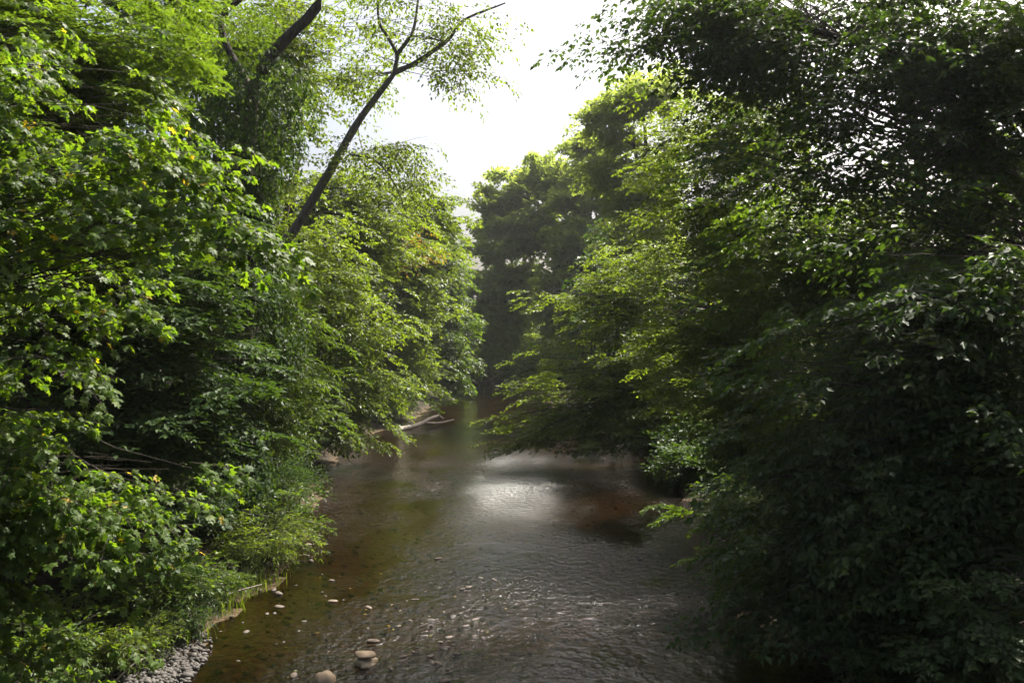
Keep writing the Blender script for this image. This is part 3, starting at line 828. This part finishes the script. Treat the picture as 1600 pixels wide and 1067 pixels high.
tree('large_maple', 'great dark tree whose canopy fills the upper right of the view',
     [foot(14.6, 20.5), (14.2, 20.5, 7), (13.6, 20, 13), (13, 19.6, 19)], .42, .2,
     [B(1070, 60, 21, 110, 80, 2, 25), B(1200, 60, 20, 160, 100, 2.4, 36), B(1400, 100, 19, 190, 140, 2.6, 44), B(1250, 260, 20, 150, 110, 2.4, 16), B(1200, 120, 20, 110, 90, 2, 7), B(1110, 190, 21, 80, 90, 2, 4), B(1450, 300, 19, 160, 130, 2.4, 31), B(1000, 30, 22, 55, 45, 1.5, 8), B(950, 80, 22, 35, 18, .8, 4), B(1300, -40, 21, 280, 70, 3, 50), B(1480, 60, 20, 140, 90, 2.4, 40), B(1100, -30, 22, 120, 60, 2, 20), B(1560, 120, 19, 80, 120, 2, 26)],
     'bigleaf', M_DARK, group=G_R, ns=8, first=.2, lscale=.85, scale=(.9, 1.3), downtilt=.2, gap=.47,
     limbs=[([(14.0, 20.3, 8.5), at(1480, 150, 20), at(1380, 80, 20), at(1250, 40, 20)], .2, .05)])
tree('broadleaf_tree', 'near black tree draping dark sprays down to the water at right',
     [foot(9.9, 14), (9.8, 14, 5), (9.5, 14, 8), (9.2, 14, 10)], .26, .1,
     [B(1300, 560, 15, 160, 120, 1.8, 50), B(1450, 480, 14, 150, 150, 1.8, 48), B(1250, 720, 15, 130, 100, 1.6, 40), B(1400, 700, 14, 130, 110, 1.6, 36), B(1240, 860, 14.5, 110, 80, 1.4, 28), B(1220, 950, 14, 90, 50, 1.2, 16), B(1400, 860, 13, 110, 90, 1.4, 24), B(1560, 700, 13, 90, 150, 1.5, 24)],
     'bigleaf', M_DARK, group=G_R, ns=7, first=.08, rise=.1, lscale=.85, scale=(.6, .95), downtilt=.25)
tree('maple_sapling', 'right bank sapling with lit leaf tips reaching over the dark water',
     [foot(6.6, 18.2), (6.2, 18, 2.2), (5.7, 17.8, 3.6)], .07, .02,
     [B(1090, 800, 18, 55, 25, .6, 6), B(1130, 870, 17.5, 40, 25, .6, 5), B(1160, 770, 17.5, 50, 30, .8, 6)],
     'beech', M_MID, group=G_R, ns=5, first=.3, rise=.05, lscale=1.2, scale=(.6, .9))
tree('maple_sapling', 'dark sapling leaning in at the lower right corner',
     [foot(8.2, 11.8), (8.0, 11.8, 2.6), (7.6, 11.8, 3.8)], .07, .02,
     [B(1530, 930, 11.8, 90, 70, .8, 14), B(1540, 1020, 11.4, 100, 45, .8, 12)],
     'beech', M_DARK, group=G_R, ns=6, first=.3, rise=.05, lscale=1.1, scale=(.5, .8), twig_r=.004)

tree('broadleaf_tree', 'dense dark tree filling the gap between the near canopy and the draping sprays',
     [foot(13.4, 25), (13.2, 25, 6), (12.8, 25, 11), (12.4, 25, 15)], .28, .1,
     [B(1320, 380, 24, 160, 100, 2.2, 50), B(1510, 440, 23, 130, 120, 2.2, 44), B(1180, 380, 25, 90, 120, 2.2, 36), B(1560, 250, 23, 90, 120, 2, 24), B(1350, 560, 23, 160, 80, 2, 36)],
     'bigleaf', M_MID, group=G_R, ns=7, first=.1, lscale=1.0, scale=(.9, 1.3), downtilt=.2, gap=.42)
# ------------------------------------------------------------------ shrubs and herbs on the banks
G_S = 'shrubs along the water edge'
shrub('shrub', 'sunlit shrub at the water edge beside the orange shallows', -6.9, 22.2, 1.2, 2.1, 'shrub', M_MID, 34, 6, group=G_S, lean=(.3, 0))
shrub('shrub', 'pale feathery bush leaning out from the left bank', -6.7, 20.6, .9, 1.5, 'herb', M_LIGHT, 30, 6, group=G_S, lean=(.4, 0), scale=(1, 1.6))
shrub('shrub', 'dim bush in shade behind the water edge shrub', -8.4, 19.8, 1.5, 2.0, 'shrub', M_DARK, 40, 6, group=G_S)
shrub('shrub', 'small weedy clump at the waterline by the leaning stick', -6.75, 18.2, .6, .8, 'herb', M_MID, 26, 5, group=G_S, scale=(.7, 1.1))
shrub('shrub', 'dusty green weeds on the mud behind the gravel tip', -7.0, 16.2, .7, .9, 'herb', M_DARK, 30, 5, group=G_S, scale=(.8, 1.2))
shrub('shrub', 'leafy clump above the gravel bar', -7.6, 16.6, 1.1, 1.5, 'shrub', M_MID, 36, 6, group=G_S, scale=(.8, 1.2))
shrub('shrub', 'low bright weeds beside the grey gravel', -7.4, 14.8, .8, .8, 'herb', M_LIGHT, 34, 5, group=G_S, scale=(.8, 1.3))
shrub('shrub', 'broad leafy bush at the bottom left corner', -8.4, 13.2, 1.4, 1.6, 'shrub', M_MID, 50, 6, group=G_S, scale=(.8, 1.3), single=0)
shrub('shrub', 'bank bush in shade below the mid green tree', -8.2, 27, 1.4, 2.4, 'herb', M_DARK, 44, 6, group=G_S, scale=(1.4, 2.2))
shrub('shrub', 'far bush overhanging the driftwood log', -9.6, 57, 2.0, 3.0, 'herb', M_MID, 44, 6, group=G_S, scale=(2.5, 3.5), lscale=1.3)
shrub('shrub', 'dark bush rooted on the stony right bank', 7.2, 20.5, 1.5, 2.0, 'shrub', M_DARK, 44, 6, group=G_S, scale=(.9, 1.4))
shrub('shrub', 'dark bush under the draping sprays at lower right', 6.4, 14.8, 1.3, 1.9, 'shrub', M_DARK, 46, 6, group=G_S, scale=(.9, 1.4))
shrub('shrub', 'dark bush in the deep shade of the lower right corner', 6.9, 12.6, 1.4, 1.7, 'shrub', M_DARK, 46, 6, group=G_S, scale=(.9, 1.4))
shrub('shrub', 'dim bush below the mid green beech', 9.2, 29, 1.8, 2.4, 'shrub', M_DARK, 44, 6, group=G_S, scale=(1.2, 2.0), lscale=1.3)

for x, y, r, h, lab in ((-6, 118.5, 3, 5, 'far bush at the foot of the broad oak by the bend'), (1.5, 117.5, 3, 4.5, 'far bush beside the right side of the bend'), (-13, 119, 3.5, 6, 'far dark bush at the left of the bend'), (4.5, 100, 3, 6, 'far bush on the right bank before the bend')):
    shrub('shrub', lab, x, y, r, h, 'herb', M_MID, 40, 6, group=G_S, scale=(4, 6), lscale=1.6)
shrub('shrub', 'dim bush below the layered beech on the stony bank', 8.2, 37, 1.8, 2.4, 'shrub', M_DARK, 50, 6, group=G_S, scale=(1.5, 2.4), lscale=1.4)
shrub('shrub', 'second dim bush upstream of the layered beech', 7.6, 46, 2.2, 3.4, 'shrub', M_DARK, 50, 6, group=G_S, scale=(2, 3), lscale=1.5)
shrub('shrub', 'dark spreading bush on the right bank between the layered beech and the sapling', 8.0, 33, 1.5, 1.7, 'shrub', M_DARK, 50, 6, group=G_S, scale=(1.2, 2.0), lscale=1.3)
# ------------------------------------------------------------------ woodland that closes the banks behind the first trees, plus unseen boxes added for shade
def woodland(name, label, boxes, dens):
    P, H = [], []
    for (x0, x1, y0, y1, z0, z1) in boxes:
        n = int((x1 - x0) * (y1 - y0) * (z1 - z0) * dens)
        p = np.stack([x0 + (x1 - x0) * rng.random(n), y0 + (y1 - y0) * rng.random(n), z0 + (z1 - z0) * rng.random(n)], -1)
        keep = vnoise(p[:, 0] * .35 + p[:, 2] * .2, p[:, 1] * .35 - p[:, 2] * .25, 9) > .33
        top = z1 * (.7 + .3 * vnoise(p[:, 0] * .15, p[:, 1] * .15, 4))
        P.append(p[keep & (p[:, 2] < top)])
    pos = np.concatenate(P)
    pos[:, 2] += np.maximum(ground_z(pos[:, 0], pos[:, 1]), 0)
    a = rng.random(len(pos)) * 2 * np.pi
    head = np.stack([np.cos(a), np.sin(a), -.1 + 0 * a], -1)
    up = nrm(np.array([0, 0, 1.0]) + rng.normal(size=pos.shape) * .35)
    # stems
    ns = 60
    S = []
    for (x0, x1, y0, y1, z0, z1) in boxes:
        if z0 >= 3: continue
        k = max(4, int((y1 - y0) * (x1 - x0) / 24))
        x = x0 + (x1 - x0) * rng.random(k); y = y0 + (y1 - y0) * rng.random(k); g = ground_z(x, y)
        t = np.linspace(0, 1, 5)
        S.append(np.stack([x[:, None] + rng.normal(0, .5, (k, 1)) * t, y[:, None] + rng.normal(0, .5, (k, 1)) * t, g[:, None] - .2 + t[None] * (z1 * .8)], -1))
    S = np.concatenate(S)
    o = build_crown(None, np.zeros(3), 'mass', M_DARK, S, np.repeat(np.linspace(.2, .07, 5)[None], len(S), 0), pos, head, up, .8 + .5 * rng.random(len(pos)), M_BARK, name=name)
    tag(o, label, None, None, 'stuff')


woodland('woodland', 'dense dark woodland behind the left bank trees, with an unseen stretch added for shade',
         [(-24, -10, -22, 4, .3, 18), (-24, -13, 8, 30, .3, 17), (-28, -16, 30, 62, .3, 19), (-26, -14, 62, 98, .3, 20), (-45, -12, 120, 132, .3, 22)], .045)  # first box is unseen behind the camera, added to block sky light
woodland('woodland', 'dark woodland standing behind the right bank trees, with unseen foliage added for shade',
         [(14.5, 24, 8, 28, .3, 16), (16, 26, 28, 40, .3, 11), (17, 28, 40, 75, .3, 11), (8, 26, 75, 108, .3, 19), (-20, 40, 124, 138, .3, 15), (-20, 30, 130, 140, .3, 19), (12.8, 16, 3, 17, 3, 16), (9, 22, -22, 2, .3, 18), (7.5, 17, 1, 18, 14.2, 21), (-30, 30, -48, -36, .3, 20)], .045)  # boxes near right, overhead and behind the camera are unseen, added to block light
print('leaf tris', TRI[0])
# ------------------------------------------------------------------ stones, gravel, driftwood, floating leaves
def ico(sub):
    import bmesh
    bm = bmesh.new(); bmesh.ops.create_icosphere(bm, subdivisions=sub, radius=1)
    V = np.array([v.co[:] for v in bm.verts]); F = np.array([[v.index for v in f.verts] for f in bm.faces]); bm.free()
    return V, F


def stone_shape(seed, sub=2, flat=.55, rough=.22):
    r = np.random.default_rng(seed)
    V, F = ico(sub)
    for _ in range(7):                                   # chip flat facets
        n = nrm(r.normal(size=3)); d = .72 + .2 * r.random()
        h = V @ n
        V = V - np.where(h > d, h - d, 0)[:, None] * n
    for _ in range(4):
        k = r.normal(size=3) * 2.2
        V = V * (1 + rough * .3 * np.sin(V @ k + r.random() * 6))[:, None]
    V = V * np.array([1, .6 + .35 * r.random(), flat * (.7 + .6 * r.random())])
    return V, F


def stone_mesh(seed, mat, sub=2, flat=.55):
    V, F = stone_shape(seed, sub, flat)
    return np_mesh('stone', V, [F], mat, True)


def put(me, name, loc, s, rz, label, cat, group=None, tilt=(0, 0)):
    o = bpy.data.objects.new(name, me)
    link(o)
    o.location = Vector([float(c) for c in loc]); o.scale = (s, s, s) if not isinstance(s, tuple) else s
    o.rotation_euler = (tilt[0], tilt[1], rz)
    return tag(o, label, cat, group)


def wpx(px, py, z=0.0):
    D = (CAM_H - z) * FPX / (py - 533.5)
    return np.array(((px - 800) / FPX * D, D, z))


p = wpx(572, 1037)
put(stone_mesh(1, M_TAN, 3, .5), 'stone', p + [0, 0, .01], (.22, .2, .2), .2, 'flat wet slab lying lower of two stones stacked in the shallows', 'stone')
put(stone_mesh(2, M_TAN, 3, .4), 'stone', p + [0, .02, .17], (.21, .18, .16), -.15, 'flat pale slab lying on top of another stone in the shallows', 'stone')
p = wpx(508, 1066)
put(stone_mesh(3, M_TAN, 3, .7), 'stone', p + [0, 0, .03], (.2, .19, .2), .6, 'rounded sunlit cream stone at the bottom edge of the view', 'stone')

small = [stone_mesh(20 + k, M_STONE, 2, .38) for k in range(8)]
CLUSTERS = (
    (640, 1010, 55, 16, 26, 'small stones around the stacked slabs', 'small brown stone in the scatter just right of the two stacked slabs'),
    (700, 965, 50, 20, 26, 'small stones at the head of the riffle', 'small wet stone in the riffle upstream of the stacked slabs'),
    (770, 915, 40, 18, 18, 'small stones at the far end of the riffle', 'small stone breaking the ripples at the far end of the riffle'),
    (560, 930, 70, 12, 12, 'thin line of stones in smooth water', 'small stone in the thin line crossing the smooth water before the riffle'),
    (1000, 890, 60, 30, 12, 'stones in the rapid by the right bank', 'dark stone in the sparkling rapid near the right bank'),
    (420, 1000, 70, 35, 14, 'stones off the gravel bar', 'small reddish stone in the brown shallows off the gravel bar'),
    (620, 1055, 60, 10, 8, 'stones at the bottom edge', 'small stone at the bottom edge right of the cream stone'),
    (500, 780, 14, 8, 8, 'stones by the orange shallows', 'small stone at the waterline by the orange shallows'),
    (985, 722, 35, 8, 12, 'stones of the shoal under the beech', 'small stone on the shoal beneath the layered beech'))
ci = 0
for (cx, cy_, sx, sy, n, grp, lab) in CLUSTERS:
    for _ in range(n):
        a, b = cx + rng.normal() * sx, min(1064, cy_ + rng.normal() * sy)
        q = wpx(a, b)
        if bank_sd(q[0], q[1]) > -.1: continue
        ci += 1
        s = .035 + .085 * rng.random() ** 2.5
        put(small[ci % 8], 'stone', q + [0, 0, .3 * s * (rng.random() - .75)], (s * 1.2, s, s * .8), rng.random() * 6, lab, 'stone', grp)

# right bank and left bank edge stones
G_B = 'stones along the dark right bank'
for i in range(70):
    y = 15 + 24 * rng.random()
    x = np.interp(y, YR, XR) + .25 + abs(rng.normal()) * .6
    s = .05 + .11 * rng.random() ** 2
    put(small[i % 8], 'stone', (x, y, max(0, float(ground_z(x, y))) + .2 * s), (s * 1.2, s, s), rng.random() * 6, 'dark stone on the shaded right bank edge', 'stone', G_B)
G_L2 = 'stones along the left water edge'
for i in range(60):
    y = 16 + 16 * rng.random()
    x = np.interp(y, YL, XL) - .1 + .35 * rng.normal()
    s = .04 + .09 * rng.random() ** 2
    put(small[i % 8], 'stone', (x, y, max(-.02, float(ground_z(x, y))) + .2 * s), (s * 1.2, s, s), rng.random() * 6, 'brown stone along the left water edge', 'stone', G_L2)

# gravel bar at the lower left: larger cobbles one by one, fine gravel as one mass
grey = [stone_mesh(40 + k, M_GREY, 1, .6) for k in range(8)]
G_G = 'grey cobbles of the gravel bar'
cnt = 0
GB = []
for i in range(2600):
    a, b = 250 + rng.normal() * 50, 1035 + rng.normal() * 32
    if b < 985 or b > 1085: continue
    lim = np.interp(b, [985, 1000, 1030, 1067, 1085], [318, 330, 320, 290, 280])
    if a > lim + rng.normal() * 5 or a < 130: continue
    q = wpx(a, b)
    GB.append((q[0], q[1], a, b))
GV, GF, off = [], [], 0
tmpl = [stone_shape(60 + k, 1, .6) for k in range(6)]
for i, (x, y, a, b) in enumerate(GB):
    z = max(.0, float(ground_z(x, y)))
    if cnt < 150 and i % 5 == 0:
        s = .045 + .075 * rng.random() ** 2
        put(grey[i % 8], 'cobble', (x, y, z + .35 * s), (s * 1.15, s, s), rng.random() * 6, 'grey cobble on the gravel bar at lower left', 'cobble', G_G, (rng.normal() * .2, rng.normal() * .2))
        cnt += 1
    else:
        V, F = tmpl[i % 6]
        s = .018 + .055 * rng.random() ** 2
        t = rng.random() * 6
        R = np.array([[math.cos(t), -math.sin(t), 0], [math.sin(t), math.cos(t), 0], [0, 0, 1]])
        GV.append(V @ R.T * s + np.array([x, y, z + .3 * s])); GF.append(F + off); off += len(V)
put_g = link(bpy.data.objects.new('gravel', np_mesh('gravel', np.concatenate(GV), [np.concatenate(GF)], M_GREY, True)))
tag(put_g, 'fine grey gravel between the cobbles at lower left', None, None, 'stuff')
p = wpx(310, 998)
put(stone_mesh(90, M_GREY, 2, .7), 'stone', p + [0, 0, .06], (.14, .12, .14), .4, 'largest pale grey stone at the tip of the gravel bar', 'stone')

# submerged cobbles on the bed, too many to count
GV, GF, off = [], [], 0
n = 3000
yy = 13.2 + 26 * rng.random(n) ** 1.8
xx = np.interp(yy, YL, XL) + .2 + (np.interp(yy, YR, XR) - np.interp(yy, YL, XL) - .4) * rng.random(n)
gz = ground_z(xx, yy)
for i in range(n):
    V, F = tmpl[i % 6]
    s = .03 + .09 * rng.random() ** 2.5
    t = rng.random() * 6
    R = np.array([[math.cos(t), -math.sin(t), 0], [math.sin(t), math.cos(t), 0], [0, 0, 1]])
    z = min(gz[i] + .25 * s, -.02 - .35 * s)
    GV.append(V @ R.T * s + np.array([xx[i], yy[i], z])); GF.append(F + off); off += len(V)
bedst = link(bpy.data.objects.new('bed_cobbles', np_mesh('bed_cobbles', np.concatenate(GV), [np.concatenate(GF)], stone_mat('bed_stone', (.04, .028, .018), (.20, .135, .075)), True)))
tag(bedst, 'brown cobbles seen through the shallow water', None, None, 'stuff')

# driftwood log at the far left bank
b0 = wpx(626, 671.0)
root = empty('driftwood_log', b0)
tag(root, 'bleached forked driftwood log lying out from the left bank', 'log')
lm, ll = limb_mesh('stem', [wpx(620, 673.0) + [0, 0, .05], wpx(654, 668.0) + [0, 0, .22], wpx(670, 664.0) + [0, 0, .42], wpx(684, 661.0) + [0, 0, .5], wpx(692, 662.0) + [0, 0, .36]], .17, .11, M_WOOD, b0, 9, 20)
link(bpy.data.objects.new('stem', lm), root)
lm, ll = limb_mesh('fork', [wpx(666, 667.0) + [0, 0, .28], wpx(686, 665.0) + [0, 0, .2], wpx(709, 662.0) + [0, 0, .3]], .1, .05, M_WOOD, b0, 7, 14)
link(bpy.data.objects.new('fork', lm), root)
# fallen branches
for (pts, r, lab) in (
    ([foot(-6.9, 17.4) + [0, 0, .05], (-6.3, 17.9, .35), (-5.75, 18.3, .42)], .025, 'thin grey stick leaning over the left water edge'),
    ([foot(-7.0, 13.9) + [0, 0, .06], (-6.75, 14.15, .25), (-6.5, 14.35, .35)], .02, 'short bare stick lying across the gravel bar')):
    pts = np.array(pts, float)
    lm, ll = limb_mesh('fallen_branch', pts, r, r * .5, M_WOOD, pts[0], 6, 12)
    o = link(bpy.data.objects.new('fallen_branch', lm)); o.location = Vector(pts[0])
    tag(o, lab, 'branch')

# leaves fallen on the water
n = 50
P = np.stack([np.zeros(n)] * 3, -1)
for i in range(n):
    P[i] = wpx(*((640 + rng.normal() * 130, 960 + rng.normal() * 55) if i % 3 else (640 + rng.normal() * 60, 720 + rng.normal() * 20)))
P[:, 2] = .03
a = rng.random(n) * 6.28
LV, lp, tn = leaf_geometry('oval', P, np.stack([np.cos(a), np.sin(a), 0 * a], -1), nrm(np.array([0, 0, 1.0]) + rng.normal(size=(n, 3)) * .12), .05 + .05 * rng.random(n))
fl = link(bpy.data.objects.new('floating_leaves', np_mesh('floating_leaves', LV, lp, M_AUTUMN, False, tn)))
tag(fl, 'yellow and tan fallen leaves drifting on the creek', None, None, 'stuff')

# grass tufts at the water edge
GV, GQ, off = [], [], 0
cl = [(-6.3, 17.6), (-6.15, 18.6), (-6.0, 19.3), (-7.0, 15.5), (-6.6, 16.4), (-7.9, 13.6), (-8.6, 12.6), (-6.4, 22.4), (-6.9, 24.5)]
for (x, y) in cl:
    for k in range(90):
        px_, py_ = x + rng.normal() * .3, y + rng.normal() * .35
        if bank_sd(px_, py_) < -.15: continue
        z = max(0, float(ground_z(px_, py_)))
        h = .25 + .35 * rng.random(); a = rng.random() * 6.28; w = .006
        d = np.array([math.cos(a), math.sin(a), 0]); s = np.array([-d[1], d[0], 0]) * w
        b_ = np.array([px_, py_, z]); m_ = b_ + d * h * .2 + [0, 0, h * .7]; t_ = b_ + d * h * .6 + [0, 0, h * .9]
        GV += [b_ - s, b_ + s, m_ + s, m_ - s, t_]; GQ.append(off); off += 5
q = np.array(GQ)
gq = np.stack([q, q + 1, q + 2, q + 3], -1); gt = np.stack([q + 3, q + 2, q + 4], -1)
gr = link(bpy.data.objects.new('grass', np_mesh('grass', np.array(GV), [gq, gt], M_LIGHT, False, rng.random(len(GV)))))
tag(gr, 'grass tufts along the left water edge', None, None, 'stuff')

# ------------------------------------------------------------------ haze in the air
hz, nt = new_mat('haze')
o_ = nt.nodes.new('ShaderNodeOutputMaterial')
pv = nt.nodes.new('ShaderNodeVolumePrincipled')
pv.inputs['Color'].default_value = (.93, .96, 1, 1)
pv.inputs['Density'].default_value = HAZE
pv.inputs['Anisotropy'].default_value = .35
nt.links.new(pv.outputs[0], o_.inputs['Volume'])
hx = np.array([(x, y, z) for z in (-2.0, 48) for y in (-320, 1230) for x in (-720, 720)], float)
hf = np.array([[0, 2, 3, 1], [4, 5, 7, 6], [0, 1, 5, 4], [2, 6, 7, 3], [0, 4, 6, 2], [1, 3, 7, 5]])
ho = link(bpy.data.objects.new('haze', np_mesh('haze', hx, [hf], hz)))
tag(ho, 'thin pale summer haze in the air', None, None, 'stuff')
